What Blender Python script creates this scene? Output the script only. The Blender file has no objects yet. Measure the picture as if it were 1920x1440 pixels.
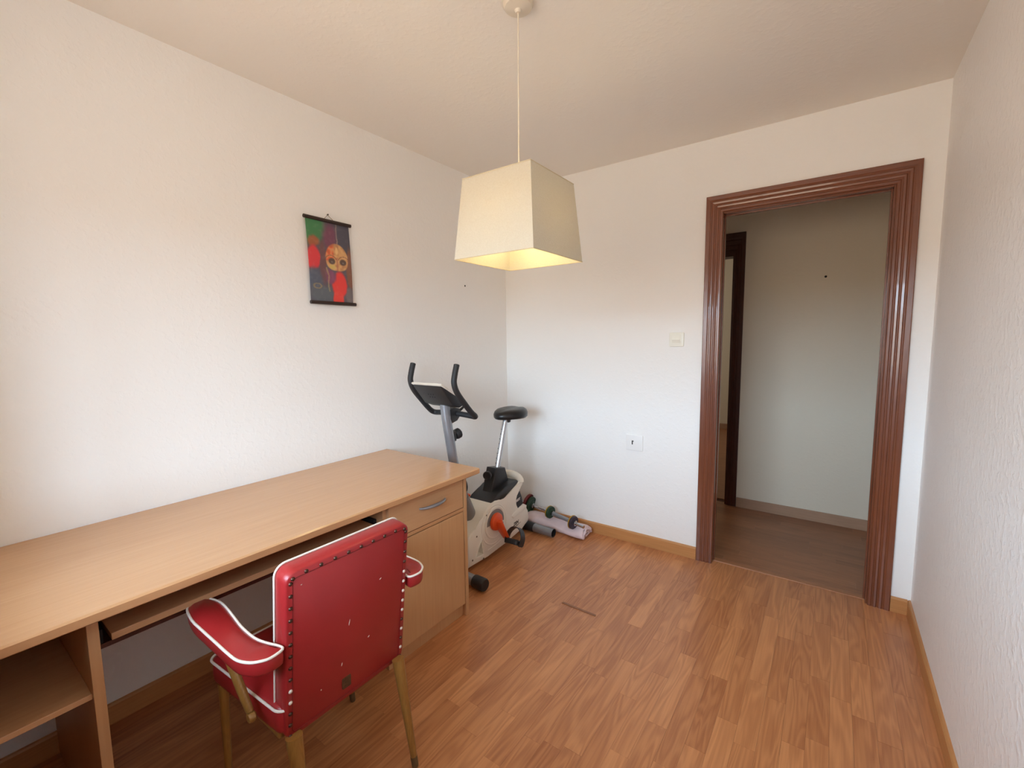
import bpy, bmesh, math, random
from mathutils import Vector, Matrix
rnd = random.Random(7)
S = bpy.context.scene
C = S.collection

# ------------------------------------------------------------------ camera, world, lights, exposure
D, W, H = 2.772, 2.406, 2.45          # back wall, right wall, ceiling height
REAR = -0.90                           # inner face of the window wall behind the camera
cd = bpy.data.cameras.new('camera'); cam = bpy.data.objects.new('camera', cd); C.objects.link(cam)
r = Vector((0.81198157, 0.58355723, -0.01212018)); u = Vector((-0.04886203, 0.08865112, 0.99486355)); f = Vector((-0.58163428, 0.80721865, -0.10049687))
cam.matrix_world = Matrix(((r.x, u.x, -f.x, 2.0437), (r.y, u.y, -f.y, 0.0), (r.z, u.z, -f.z, 1.3561), (0, 0, 0, 1)))
cd.sensor_width = 36; cd.lens = 836.12 * 36 / 1920; cd.clip_start = 0.02; cd.clip_end = 200
S.camera = cam
WX0, WX1, WZ0, WZ1 = 0.45, 2.00, 0.95, 1.97   # window opening

w = bpy.data.worlds.new('world'); S.world = w; w.use_nodes = True
nt = w.node_tree; N = nt.nodes; L = nt.links
bg = N['Background']
tc = N.new('ShaderNodeTexCoord'); sx = N.new('ShaderNodeSeparateXYZ'); cr = N.new('ShaderNodeValToRGB'); mr = N.new('ShaderNodeMapRange')
L.new(tc.outputs['Generated'], sx.inputs[0]); L.new(sx.outputs['Z'], mr.inputs[0])
mr.inputs[1].default_value = -1; mr.inputs[2].default_value = 1
L.new(mr.outputs[0], cr.inputs[0])
e = cr.color_ramp.elements
e[0].position = 0.0; e[0].color = (0.24, 0.20, 0.155, 1)            # sunlit street and facades
e[1].position = 0.515; e[1].color = (0.33, 0.27, 0.205, 1)
x = e.new(0.523); x.color = (0.76, 0.98, 1.20, 1)                   # pale sky above the roofs
x = e.new(1.0); x.color = (0.70, 0.94, 1.22, 1)
L.new(cr.outputs[0], bg.inputs[0]); bg.inputs[1].default_value = 22.5

pl = bpy.data.lights.new('window_portal', 'AREA'); pl.shape = 'RECTANGLE'; pl.size = WX1 - WX0; pl.size_y = WZ1 - WZ0
pl.cycles.is_portal = True
po = bpy.data.objects.new('window_portal', pl); C.objects.link(po)
po.location = ((WX0 + WX1) / 2, REAR - 0.02, (WZ0 + WZ1) / 2); po.rotation_euler = (math.radians(90), 0, 0)

# fill light added to brighten the far room beyond the hall; no source built
fl = bpy.data.lights.new('far_room_fill', 'AREA'); fl.shape = 'RECTANGLE'; fl.size = 1.2; fl.size_y = 1.2; fl.energy = 11; fl.color = (1.0, 0.97, 0.88)
fo = bpy.data.objects.new('far_room_fill', fl); C.objects.link(fo); fo.location = (-0.9, 5.6, 1.5); fo.rotation_euler = (math.radians(90), 0, math.radians(-90))

S.view_settings.view_transform = 'Standard'; S.view_settings.look = 'None'; S.view_settings.gamma = 1
S.view_settings.use_curve_mapping = False; S.view_settings.exposure = 0.0
S.cycles.use_denoising = True
S.cycles.max_bounces = 12; S.cycles.diffuse_bounces = 8

# ------------------------------------------------------------------ helpers
def srgb(r_, g_, b_):
    return tuple(((c / 255) / 12.92 if c / 255 <= 0.04045 else ((c / 255 + 0.055) / 1.055) ** 2.4) for c in (r_, g_, b_)) + (1,)
def mat(name, col, rough=0.5, metal=0.0, noise=None, bump=None, coat=0.0, spec=0.5, sub=None):
    """noise=(scale, amount, (sx,sy,sz)) varies the base colour, bump=(scale, strength, distance)"""
    m = bpy.data.materials.new(name); m.use_nodes = True; t = m.node_tree; b = t.nodes['Principled BSDF']
    b.inputs['Base Color'].default_value = col; b.inputs['Roughness'].default_value = rough; b.inputs['Metallic'].default_value = metal
    b.inputs['Coat Weight'].default_value = coat; b.inputs['Specular IOR Level'].default_value = spec
    co = t.nodes.new('ShaderNodeTexCoord')
    if noise:
        sc, am, st = noise
        mp = t.nodes.new('ShaderNodeMapping'); mp.inputs['Scale'].default_value = st
        n = t.nodes.new('ShaderNodeTexNoise'); n.inputs['Scale'].default_value = sc; n.inputs['Detail'].default_value = 6
        t.links.new(co.outputs['Object'], mp.inputs[0]); t.links.new(mp.outputs[0], n.inputs[0])
        g = t.nodes.new('ShaderNodeMapRange'); g.inputs[1].default_value = 0.3; g.inputs[2].default_value = 0.7
        g.inputs[3].default_value = 1 - am; g.inputs[4].default_value = 1 + am
        t.links.new(n.outputs[0], g.inputs[0])
        v = t.nodes.new('ShaderNodeVectorMath'); v.operation = 'SCALE'; v.inputs[0].default_value = col[:3]
        t.links.new(g.outputs[0], v.inputs['Scale']); t.links.new(v.outputs[0], b.inputs['Base Color'])
    if bump:
        sc, stg, dist = bump
        n = t.nodes.new('ShaderNodeTexNoise'); n.inputs['Scale'].default_value = sc; n.inputs['Detail'].default_value = 4
        t.links.new(co.outputs['Object'], n.inputs[0])
        bm_ = t.nodes.new('ShaderNodeBump'); bm_.inputs['Strength'].default_value = stg; bm_.inputs['Distance'].default_value = dist
        t.links.new(n.outputs[0], bm_.inputs['Height']); t.links.new(bm_.outputs[0], b.inputs['Normal'])
    return m

def plaster(name, col, dist, rough=0.7):
    """painted drop-finish plaster: smooth blobs over a fine grain"""
    m = mat(name, col, rough, spec=0.35); t = m.node_tree; b = t.nodes['Principled BSDF']
    co = t.nodes.new('ShaderNodeTexCoord')
    n1 = t.nodes.new('ShaderNodeTexNoise'); n1.inputs['Scale'].default_value = 42; n1.inputs['Detail'].default_value = 3; n1.inputs['Roughness'].default_value = .55
    n2 = t.nodes.new('ShaderNodeTexNoise'); n2.inputs['Scale'].default_value = 9; n2.inputs['Detail'].default_value = 2
    t.links.new(co.outputs['Object'], n1.inputs[0]); t.links.new(co.outputs['Object'], n2.inputs[0])
    rp = t.nodes.new('ShaderNodeMapRange'); rp.interpolation_type = 'SMOOTHSTEP'; rp.inputs[1].default_value = .46; rp.inputs[2].default_value = .68
    t.links.new(n1.outputs[0], rp.inputs[0])
    ma = t.nodes.new('ShaderNodeMath'); ma.operation = 'MULTIPLY_ADD'; ma.inputs[1].default_value = .6
    t.links.new(n2.outputs[0], ma.inputs[0]); t.links.new(rp.outputs[0], ma.inputs[2])
    bp = t.nodes.new('ShaderNodeBump'); bp.inputs['Strength'].default_value = 1; bp.inputs['Distance'].default_value = dist
    t.links.new(ma.outputs[0], bp.inputs['Height']); t.links.new(bp.outputs[0], b.inputs['Normal'])
    return m

def wood(name, dark, light, rough=0.35, axis=1, scale=1.0, rand=0.0, coat=0.0, rings=0.5, bump=0.0):
    """long grain along axis; rand: how much each object's own random number shifts the tone"""
    m = mat(name, light, rough, coat=coat); t = m.node_tree; b = t.nodes['Principled BSDF']
    nd = t.nodes; ln = t.links
    co = nd.new('ShaderNodeTexCoord'); oi = nd.new('ShaderNodeObjectInfo')
    ad = nd.new('ShaderNodeVectorMath'); ad.operation = 'ADD'
    vm = nd.new('ShaderNodeVectorMath'); vm.operation = 'SCALE'; vm.inputs[0].default_value = (37.0, 91.0, 53.0)
    ln.new(oi.outputs['Random'], vm.inputs['Scale']); ln.new(co.outputs['Object'], ad.inputs[0]); ln.new(vm.outputs[0], ad.inputs[1])
    mp = nd.new('ShaderNodeMapping'); s3 = [11 * scale] * 3; s3[axis] = 1.1 * scale; mp.inputs['Scale'].default_value = s3
    ln.new(ad.outputs[0], mp.inputs[0])
    n1 = nd.new('ShaderNodeTexNoise'); n1.inputs['Scale'].default_value = 1.0; n1.inputs['Detail'].default_value = 2; n1.inputs['Distortion'].default_value = .6
    ln.new(mp.outputs[0], n1.inputs[0])
    mu = nd.new('ShaderNodeMath'); mu.operation = 'MULTIPLY'; mu.inputs[1].default_value = 62; ln.new(n1.outputs[0], mu.inputs[0])
    sn = nd.new('ShaderNodeMath'); sn.operation = 'SINE'; ln.new(mu.outputs[0], sn.inputs[0])
    sp = nd.new('ShaderNodeMath'); sp.operation = 'MULTIPLY_ADD'; sp.inputs[1].default_value = .5 * rings; sp.inputs[2].default_value = .5
    ln.new(sn.outputs[0], sp.inputs[0])
    mp2 = nd.new('ShaderNodeMapping'); s4 = [160 * scale] * 3; s4[axis] = 5 * scale; mp2.inputs['Scale'].default_value = s4
    ln.new(ad.outputs[0], mp2.inputs[0])
    n2 = nd.new('ShaderNodeTexNoise'); n2.inputs['Scale'].default_value = 1.0; n2.inputs['Detail'].default_value = 3; ln.new(mp2.outputs[0], n2.inputs[0])
    mx = nd.new('ShaderNodeMath'); mx.operation = 'MULTIPLY_ADD'; mx.inputs[1].default_value = .55; ln.new(n2.outputs[0], mx.inputs[0]); 
    m3 = nd.new('ShaderNodeMath'); m3.operation = 'MULTIPLY'; m3.inputs[1].default_value = .45; ln.new(sp.outputs[0], m3.inputs[0]); ln.new(m3.outputs[0], mx.inputs[2])
    n3 = nd.new('ShaderNodeTexNoise'); n3.inputs['Scale'].default_value = .45; n3.inputs['Detail'].default_value = 1; ln.new(mp.outputs[0], n3.inputs[0])
    m5 = nd.new('ShaderNodeMath'); m5.operation = 'MULTIPLY_ADD'; m5.inputs[1].default_value = .5; m5.inputs[2].default_value = -.25; ln.new(n3.outputs[0], m5.inputs[0])
    ma = nd.new('ShaderNodeMath'); ma.operation = 'ADD'; ln.new(mx.outputs[0], ma.inputs[0]); ln.new(m5.outputs[0], ma.inputs[1])
    if rand:
        rr = nd.new('ShaderNodeMath'); rr.operation = 'MULTIPLY_ADD'; rr.inputs[1].default_value = rand; rr.inputs[2].default_value = -rand / 2
        ln.new(oi.outputs['Random'], rr.inputs[0])
        m4 = nd.new('ShaderNodeMath'); m4.operation = 'ADD'; ln.new(ma.outputs[0], m4.inputs[0]); ln.new(rr.outputs[0], m4.inputs[1]); ma = m4
    mc = nd.new('ShaderNodeMix'); mc.data_type = 'RGBA'; mc.inputs[6].default_value = dark; mc.inputs[7].default_value = light
    ln.new(ma.outputs[0], mc.inputs[0]); ln.new(mc.outputs[2], b.inputs['Base Color'])
    if bump:
        bp = nd.new('ShaderNodeBump'); bp.inputs['Strength'].default_value = .5; bp.inputs['Distance'].default_value = bump
        ln.new(n2.outputs[0], bp.inputs['Height']); ln.new(bp.outputs[0], b.inputs['Normal'])
    return m

def link(name, me, m, parent=None, smooth=False):
    o = bpy.data.objects.new(name, me); C.objects.link(o)
    if m is not None: me.materials.append(m)
    if smooth:
        for p in me.polygons: p.use_smooth = True
    if parent is not None: o.parent = parent
    return o
def obj(name, bm, m, parent=None, smooth=False, sharp=None):
    """link a bmesh as ONE mesh object, given in world coordinates; a parent that is an Empty keeps its place"""
    bmesh.ops.recalc_face_normals(bm, faces=bm.faces)
    me = bpy.data.meshes.new(name)
    if parent is not None:
        pm = world_of(parent).inverted(); bm.transform(pm)
    bm.to_mesh(me); bm.free()
    o = link(name, me, m, parent, smooth)
    if smooth: me.set_sharp_from_angle(angle=math.radians(sharp or 38))
    return o
def world_of(o):
    mw = Matrix.LocRotScale(o.location, o.rotation_euler, None)
    return world_of(o.parent) @ mw if o.parent else mw
def tag(o, label, cat, group=None, kind=None):
    o['label'] = label; o['category'] = cat
    if group: o['group'] = group
    if kind: o['kind'] = kind
    return o
def thing(name, label, cat, loc):
    o = bpy.data.objects.new(name, None); C.objects.link(o); o.location = loc; o.empty_display_size = .05
    return tag(o, label, cat)
def struct(o, kind='structure'):
    o['kind'] = kind; return o

def box(bm, x0, x1, y0, y1, z0, z1, bev=0.0, seg=2):
    vs = [bm.verts.new((x, y, z)) for z in (z0, z1) for y in (y0, y1) for x in (x0, x1)]
    F = [(0, 2, 3, 1), (4, 5, 7, 6), (0, 1, 5, 4), (2, 6, 7, 3), (0, 4, 6, 2), (1, 3, 7, 5)]
    fs = [bm.faces.new([vs[i] for i in q]) for q in F]
    if bev:
        es = list({e_ for q in fs for e_ in q.edges})
        bmesh.ops.bevel(bm, geom=es, offset=bev, segments=seg, profile=.5, affect='EDGES', clamp_overlap=True)
    return bm
def B(*a, **k):
    return box(bmesh.new(), *a, **k)
def frames(pts):
    """parallel-transport frames along a polyline"""
    pts = [Vector(p) for p in pts]; n = len(pts); T = []
    for i in range(n):
        a = pts[max(i - 1, 0)]; b = pts[min(i + 1, n - 1)]; T.append((b - a).normalized())
    ref = Vector((0, 0, 1)) if abs(T[0].z) < .9 else Vector((1, 0, 0))
    N0 = (ref - T[0] * ref.dot(T[0])).normalized(); out = []
    for i in range(n):
        N0 = (N0 - T[i] * N0.dot(T[i])).normalized(); out.append((pts[i], N0.copy(), T[i].cross(N0)))
    return out
def catmull(pts, k=6, closed=False):
    P = [Vector(p) for p in pts]; n = len(P); out = []
    rng = range(n) if closed else range(n - 1)
    for i in rng:
        p0 = P[(i - 1) % n] if (closed or i > 0) else P[0]; p1 = P[i]; p2 = P[(i + 1) % n]; p3 = P[(i + 2) % n] if (closed or i < n - 2) else P[-1]
        for j in range(k):
            t = j / k
            out.append(.5 * ((2 * p1) + (p2 - p0) * t + (2 * p0 - 5 * p1 + 4 * p2 - p3) * t * t + (3 * p1 - p0 - 3 * p2 + p3) * t ** 3))
    if not closed: out.append(P[-1])
    return out
def tube(bm, pts, rad, n=12, closed=False, cap=True, flat=1.0):
    """rad: number or list; flat squashes the second axis"""
    if closed:
        pts = [Vector(p) for p in pts]; fr = []
        m = len(pts); T0 = None
        base = frames(pts + [pts[0]])[:-1]; fr = base
    else: fr = frames(pts)
    rs = rad if isinstance(rad, (list, tuple)) else [rad] * len(fr)
    rings = []
    for (p, a, b), q in zip(fr, rs):
        rings.append([bm.verts.new(p + a * (q * math.cos(2 * math.pi * i / n)) + b * (q * flat * math.sin(2 * math.pi * i / n))) for i in range(n)])
    cnt = len(rings)
    for i in range(cnt if closed else cnt - 1):
        A, B_ = rings[i], rings[(i + 1) % cnt]
        for j in range(n): bm.faces.new((A[j], A[(j + 1) % n], B_[(j + 1) % n], B_[j]))
    if cap and not closed:
        bm.faces.new(rings[0][::-1]); bm.faces.new(rings[-1])
    return bm
def TU(*a, **k): return tube(bmesh.new(), *a, **k)
def lathe(prof, centre, axis, n=24):
    """prof: list of (radius, distance along axis), closed at the ends when the radius is 0"""
    bm = bmesh.new(); ax = Vector(axis).normalized(); ref = Vector((0, 0, 1)) if abs(ax.z) < .9 else Vector((1, 0, 0))
    a = (ref - ax * ref.dot(ax)).normalized(); b = ax.cross(a); c = Vector(centre); rings = []
    for q, d in prof:
        if q < 1e-6: rings.append([bm.verts.new(c + ax * d)])
        else: rings.append([bm.verts.new(c + ax * d + a * (q * math.cos(2 * math.pi * i / n)) + b * (q * math.sin(2 * math.pi * i / n))) for i in range(n)])
    for A, B_ in zip(rings, rings[1:]):
        for j in range(n):
            k = (j + 1) % n
            if len(A) == 1 and len(B_) == 1: continue
            if len(A) == 1: bm.faces.new((A[0], B_[k], B_[j]))
            elif len(B_) == 1: bm.faces.new((A[j], A[k], B_[0]))
            else: bm.faces.new((A[j], A[k], B_[k], B_[j]))
    return bm
def prism(poly, a0, a1, axis='x', bev=0.0, seg=3):
    """polygon of two coordinates pushed along axis from a0 to a1; only the rim edges are bevelled"""
    bm = bmesh.new()
    def P(p, a):
        return {'x': (a, p[0], p[1]), 'y': (p[0], a, p[1]), 'z': (p[0], p[1], a)}[axis]
    A = [bm.verts.new(P(p, a0)) for p in poly]; B_ = [bm.verts.new(P(p, a1)) for p in poly]; n = len(poly)
    f0 = bm.faces.new(A[::-1]); f1 = bm.faces.new(B_)
    for i in range(n): bm.faces.new((A[i], A[(i + 1) % n], B_[(i + 1) % n], B_[i]))
    if bev:
        es = list(set(f0.edges) | set(f1.edges))
        bmesh.ops.bevel(bm, geom=es, offset=bev, segments=seg, profile=.5, affect='EDGES', clamp_overlap=True)
    return bm
def rrect(x0, x1, y0, y1, rr, k=5):
    out = []
    for cx, cy, a in ((x1 - rr, y1 - rr, 0), (x0 + rr, y1 - rr, 90), (x0 + rr, y0 + rr, 180), (x1 - rr, y0 + rr, 270)):
        for i in range(k + 1):
            t = math.radians(a + 90 * i / k); out.append((cx + rr * math.cos(t), cy + rr * math.sin(t)))
    return out
def text_bm(s, size, origin, xdir, ydir, depth=.0006, shear=0.0, bold=0.0):
    """lettering as a thin solid: origin is the lower left corner, xdir the reading direction"""
    cu = bpy.data.curves.new('lettering', 'FONT'); cu.body = s; cu.size = size; cu.extrude = depth; cu.shear = shear; cu.offset = bold
    o = bpy.data.objects.new('lettering', cu); C.objects.link(o)
    dg = bpy.context.evaluated_depsgraph_get(); dg.update()
    me = bpy.data.meshes.new_from_object(o.evaluated_get(dg)); bm = bmesh.new(); bm.from_mesh(me)
    bpy.data.objects.remove(o); bpy.data.curves.remove(cu); bpy.data.meshes.remove(me)
    xd = Vector(xdir).normalized(); yd = Vector(ydir).normalized(); zd = xd.cross(yd)
    bm.transform(Matrix.Translation(origin) @ Matrix((xd, yd, zd)).transposed().to_4x4())
    return bm
def add(bm, other):
    me = bpy.data.meshes.new('t'); other.to_mesh(me); other.free(); bm.from_mesh(me); bpy.data.meshes.remove(me); return bm

def cut(o, bms):
    """carve closed bmeshes (world coordinates) out of object o"""
    tmp = []
    for b_ in bms:
        bmesh.ops.recalc_face_normals(b_, faces=b_.faces)
        me = bpy.data.meshes.new('c'); b_.to_mesh(me); b_.free(); c = bpy.data.objects.new('c', me); C.objects.link(c); tmp.append(c)
        md = o.modifiers.new('b', 'BOOLEAN'); md.operation = 'DIFFERENCE'; md.object = c; md.solver = 'EXACT'
    bpy.context.view_layer.update(); dg = bpy.context.evaluated_depsgraph_get(); dg.update()
    me = bpy.data.meshes.new_from_object(o.evaluated_get(dg)); o.modifiers.clear(); old = o.data; nm = old.name; o.data = me
    bpy.data.meshes.remove(old); me.name = nm
    for c in tmp: bpy.data.objects.remove(c)

# ------------------------------------------------------------------ materials
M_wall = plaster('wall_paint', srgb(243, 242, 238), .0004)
M_wallR = plaster('wall_paint_right', srgb(242, 239, 236), .0011, rough=.5)
M_ceil = plaster('ceiling_paint', srgb(240, 235, 226), .0003)
M_ledge = mat('added_ledge_brown', srgb(132, 84, 52), .6, noise=(9, .06, (1, 1, 1)))  # for the added ledge: brown so that its upward bounce is dim and warm
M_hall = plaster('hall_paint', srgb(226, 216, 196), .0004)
M_plank = wood('laminate', srgb(154, 92, 54), srgb(216, 152, 100), rough=.33, axis=1, rand=.34, rings=.62)
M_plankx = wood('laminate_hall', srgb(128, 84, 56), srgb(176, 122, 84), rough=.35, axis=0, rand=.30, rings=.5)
M_sub = mat('floor_underlay', srgb(96, 60, 38), .9)
M_base = wood('baseboard_wood', srgb(168, 112, 62), srgb(206, 150, 94), rough=.4, axis=0, rings=.25)
M_basey = wood('baseboard_wood_side', srgb(168, 112, 62), srgb(206, 150, 94), rough=.4, axis=1, rings=.25)
M_basehall = wood('hall_baseboard_wood', srgb(150, 116, 90), srgb(186, 150, 122), rough=.45, axis=0, rings=.2)
M_mahog = wood('mahogany', srgb(92, 48, 30), srgb(134, 78, 50), rough=.25, axis=2, rings=.3, coat=.3)
M_mahogx = wood('mahogany_head', srgb(92, 48, 30), srgb(134, 78, 50), rough=.25, axis=0, rings=.3, coat=.3)
M_darkdoor = wood('dark_mahogany', srgb(52, 24, 16), srgb(84, 42, 28), rough=.4, axis=2, rings=.3)
M_beech = wood('beech_veneer', srgb(188, 140, 98), srgb(214, 170, 126), rough=.2, axis=1, rings=.16, scale=.8)
M_beechz = wood('beech_veneer_upright', srgb(184, 136, 92), srgb(210, 165, 118), rough=.38, axis=2, rings=.18, scale=.8)
M_beechedge = wood('beech_edge', srgb(186, 134, 90), srgb(206, 156, 110), rough=.35, axis=1, rings=.1)
M_black = mat('black_plastic', srgb(34, 34, 36), .42, bump=(900, .25, .0004))
M_blackpad = mat('black_leatherette', srgb(26, 26, 27), .33, bump=(300, .3, .0006))
M_grip = mat('black_foam', srgb(36, 36, 38), .55, bump=(700, .3, .0005))
M_silver = mat('silver_paint', srgb(150, 153, 158), .32, metal=.55, noise=(30, .03, (1, 1, 1)))
M_chrome = mat('chrome', srgb(200, 202, 206), .24, metal=1.0, bump=(400, .05, .0001))
M_grey = mat('grey_plastic', srgb(128, 126, 124), .45, noise=(12, .04, (1, 1, 1)))
M_white = mat('cream_plastic', srgb(232, 226, 212), .38, noise=(5, .025, (1, 1, 1)))
M_orange = mat('orange_plastic', srgb(226, 84, 34), .38, noise=(9, .04, (1, 1, 1)))
M_red = mat('red_vinyl', srgb(158, 36, 38), .36, noise=(7, .06, (1, 1, 1)), bump=(260, .25, .0006), coat=.1)
M_piping = mat('white_piping', srgb(238, 232, 220), .42, noise=(30, .05, (1, 1, 1)))
M_stud = mat('bronze_stud', srgb(92, 66, 56), .35, metal=.8, noise=(40, .2, (1, 1, 1)))
M_studw = mat('worn_stud', srgb(226, 214, 200), .35, metal=.2, noise=(40, .1, (1, 1, 1)))
M_leg = wood('worn_varnished_leg', srgb(118, 80, 34), srgb(170, 124, 62), rough=.35, axis=2, rings=.4, scale=2.5)
M_tip = mat('worn_leg_tip', srgb(98, 76, 48), .6, noise=(60, .35, (1, 1, .3)))
M_plate = mat('iron_plate_green', srgb(34, 66, 46), .45, noise=(40, .15, (1, 1, 1)))
M_platered = mat('iron_plate_red', srgb(110, 34, 32), .45, noise=(40, .15, (1, 1, 1)))
M_yellow = mat('brass_yellow_rim', srgb(196, 152, 42), .35, metal=.3, noise=(40, .12, (1, 1, 1)))
M_platedk = mat('iron_plate_violet', srgb(52, 44, 58), .45, noise=(40, .15, (1, 1, 1)))
M_towel = mat('pink_white_towel', srgb(226, 206, 208), .95, noise=(22, .04, (1, 1, 1)), bump=(420, .7, .002), spec=.1)
M_switch = mat('ivory_plastic', srgb(240, 238, 224), .35, noise=(8, .015, (1, 1, 1)))
M_socket = mat('white_plastic', srgb(242, 241, 238), .35, noise=(8, .015, (1, 1, 1)))
M_hole = mat('dark_hole', srgb(30, 26, 24), .9, noise=(50, .2, (1, 1, 1)))
M_rod = mat('dark_rod_wood', srgb(50, 34, 28), .45, noise=(14, .2, (1, 1, 1)))
M_string = mat('jute_string', srgb(140, 112, 78), .9, noise=(90, .2, (1, 1, 1)))
M_lampcord = mat('white_lamp_cord', srgb(222, 212, 194), .5, noise=(20, .03, (1, 1, 1)))
M_inkdk = mat('dark_print', srgb(60, 48, 42), .5, noise=(50, .1, (1, 1, 1)))
M_inkwh = mat('white_print', srgb(226, 220, 214), .5, noise=(50, .05, (1, 1, 1)))
M_screw = mat('screw_head', srgb(120, 104, 84), .4, metal=.6, noise=(50, .1, (1, 1, 1)))
M_strip = mat('brown_damaged_joint', srgb(140, 92, 62), .5, noise=(30, .12, (1, 1, 1)))

# ------------------------------------------------------------------ setting
TH = 0.08
def S_(name, bm, m, smooth=False):
    return struct(obj(name, bm, m, smooth=smooth))
DX0, DX1, DZ = 1.508, 2.245, 2.045      # door opening in the back wall (before the jamb boards)
S_('wall_left', B(-.12, 0, REAR - .02, D + TH, 0, H + .1), M_wall)
S_('wall_added_blocker', B(0, .44, REAR, -.115, 0, H + .1), M_wall)  # unseen block, added to shade the near end of the left wall
S_('trim_added_ledge', B(.4405, W - .001, REAR + .001, -.13, .001, .93, bev=.006), M_ledge)   # unseen ledge behind the camera, added to keep window light off floor and kneehole
S_('wall_right', B(W, W + .12, REAR - .02, D + TH, 0, H + .1), M_wallR)
bm = B(-.12, DX0 - .007, D, D + TH, 0, H + .1); box(bm, DX1, W + .12, D, D + TH, 0, H + .1); box(bm, DX0 - .007, DX1, D, D + TH, DZ, H + .1)
S_('wall_back', bm, M_wall)
bm = B(-.12, WX0, REAR - .2, REAR, 0, H + .1); box(bm, WX1, W + .12, REAR - .2, REAR, 0, H + .1)
box(bm, WX0, WX1, REAR - .2, REAR, 0, WZ0); box(bm, WX0, WX1, REAR - .2, REAR, WZ1, H + .1)
S_('wall_front', bm, M_wall)
S_('ceiling', B(-.12, W + .12, REAR - .2, D + TH, H, H + .12), M_ceil)
# window behind the camera: frame, mullion, casements swung away
wf = bmesh.new()
for a in ((WX0, WX0 + .05, WZ0, WZ1), (WX1 - .05, WX1, WZ0, WZ1), (WX0 + .05, WX1 - .05, WZ0, WZ0 + .05), (WX0 + .05, WX1 - .05, WZ1 - .05, WZ1)):
    box(wf, a[0], a[1], REAR - .17, REAR - .11, a[2], a[3], bev=.004)
wo = S_('window_1', wf, M_socket)
obj('mullion', B((WX0 + WX1) / 2 - .03, (WX0 + WX1) / 2 + .03, REAR - .165, REAR - .115, WZ0 + .05, WZ1 - .05, bev=.004), M_socket, wo)

# floor: underlay with every laminate strip as a piece of its own
fl_ = S_('floor', B(-.12, W + .12, REAR - .2, D + .045, -.03, -.008), M_sub)
PW = .0655; ncol = int(math.ceil(W / PW)); mesh_cache = {}
def plank_mesh(w_, l_, ax):
    k = (round(w_, 4), round(l_, 3), ax)
    if k not in mesh_cache:
        g = .0002
        a, b_ = (w_, l_) if ax == 'y' else (l_, w_)
        bm = B(g, a - g, g, b_ - g, -.008, 0)
        me = bpy.data.meshes.new('plank'); bmesh.ops.recalc_face_normals(bm, faces=bm.faces); bm.to_mesh(me); bm.free()
        me.materials.append(M_plank if ax == 'y' else M_plankx); mesh_cache[k] = me
    return mesh_cache[k]
rest = bmesh.new(); FY1 = D + .045; ystart = .30
for c in range(ncol):
    x0 = c * PW; w_ = min(PW, W - x0)
    y = FY1; first = True
    while y > ystart + .02:
        l_ = rnd.choice((.34, .38, .42, .46, .50)) if not first else rnd.choice((.12, .2, .28, .36, .44))
        first = False
        if y - l_ < ystart + .1: l_ = y - ystart
        o = bpy.data.objects.new('plank', plank_mesh(w_, l_, 'y')); C.objects.link(o)
        o.parent = fl_; o.location = (x0, y - l_, rnd.uniform(-.00025, 0))
        y -= l_
    y = ystart
    while y > REAR:
        l_ = min(.44, y - REAR); box(rest, x0 + .0005, x0 + w_ - .0005, y - l_ + .0005, y - .0005, -.008, -.0002); y -= l_
pr = obj('plank_field', rest, M_plank, fl_); pr['kind'] = 'stuff'

# hall beyond the doorway
HY = 3.85; HX0, HX1 = .1, 3.6
S_('floor.001', B(HX0, HX1, D + .07, HY + .12, -.03, -.008), M_sub)
fh = bpy.data.objects['floor.001']
y = D + .075; row = 0
while y < HY - .01:
    w_ = min(PW, HY + .10 - y); x0 = 1.0 - rnd.uniform(0, .3)
    while x0 < 2.9:
        l_ = rnd.choice((.38, .42, .46, .50))
        o = bpy.data.objects.new('plank', plank_mesh(w_, l_, 'x')); C.objects.link(o); o.parent = fh; o.location = (x0, y, rnd.uniform(-.0002, 0)); x0 += l_
    y += PW
S_('trim_1', prism([(D + .035, -.007), (D + .038, .004), (D + .045, .006), (D + .075, .006), (D + .082, .004), (D + .085, -.007)], DX0 + .004, DX1 - .011, 'x'), M_plankx)
O0, O1, OZ = .62, 1.392, 1.99          # doorway of the far room
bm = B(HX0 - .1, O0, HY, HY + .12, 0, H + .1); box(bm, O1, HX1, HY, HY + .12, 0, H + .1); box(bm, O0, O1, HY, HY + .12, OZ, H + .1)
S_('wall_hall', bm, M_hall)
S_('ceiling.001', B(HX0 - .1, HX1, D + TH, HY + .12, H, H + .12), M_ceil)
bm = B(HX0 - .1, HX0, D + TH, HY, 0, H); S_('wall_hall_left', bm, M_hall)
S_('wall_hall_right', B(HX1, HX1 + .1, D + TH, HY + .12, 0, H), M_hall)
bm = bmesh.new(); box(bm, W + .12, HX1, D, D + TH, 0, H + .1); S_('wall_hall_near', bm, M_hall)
# far room
FR = 7.1
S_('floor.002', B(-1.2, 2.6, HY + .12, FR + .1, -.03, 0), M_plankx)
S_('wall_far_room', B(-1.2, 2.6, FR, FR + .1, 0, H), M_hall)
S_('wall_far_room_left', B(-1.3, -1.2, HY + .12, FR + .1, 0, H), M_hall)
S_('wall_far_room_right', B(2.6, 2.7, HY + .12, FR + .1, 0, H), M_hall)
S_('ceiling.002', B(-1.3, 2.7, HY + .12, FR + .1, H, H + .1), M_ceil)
S_('wall_far_room_near', B(-1.3, HX0 - .1, HY, HY + .12, 0, H + .1), M_hall)

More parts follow.
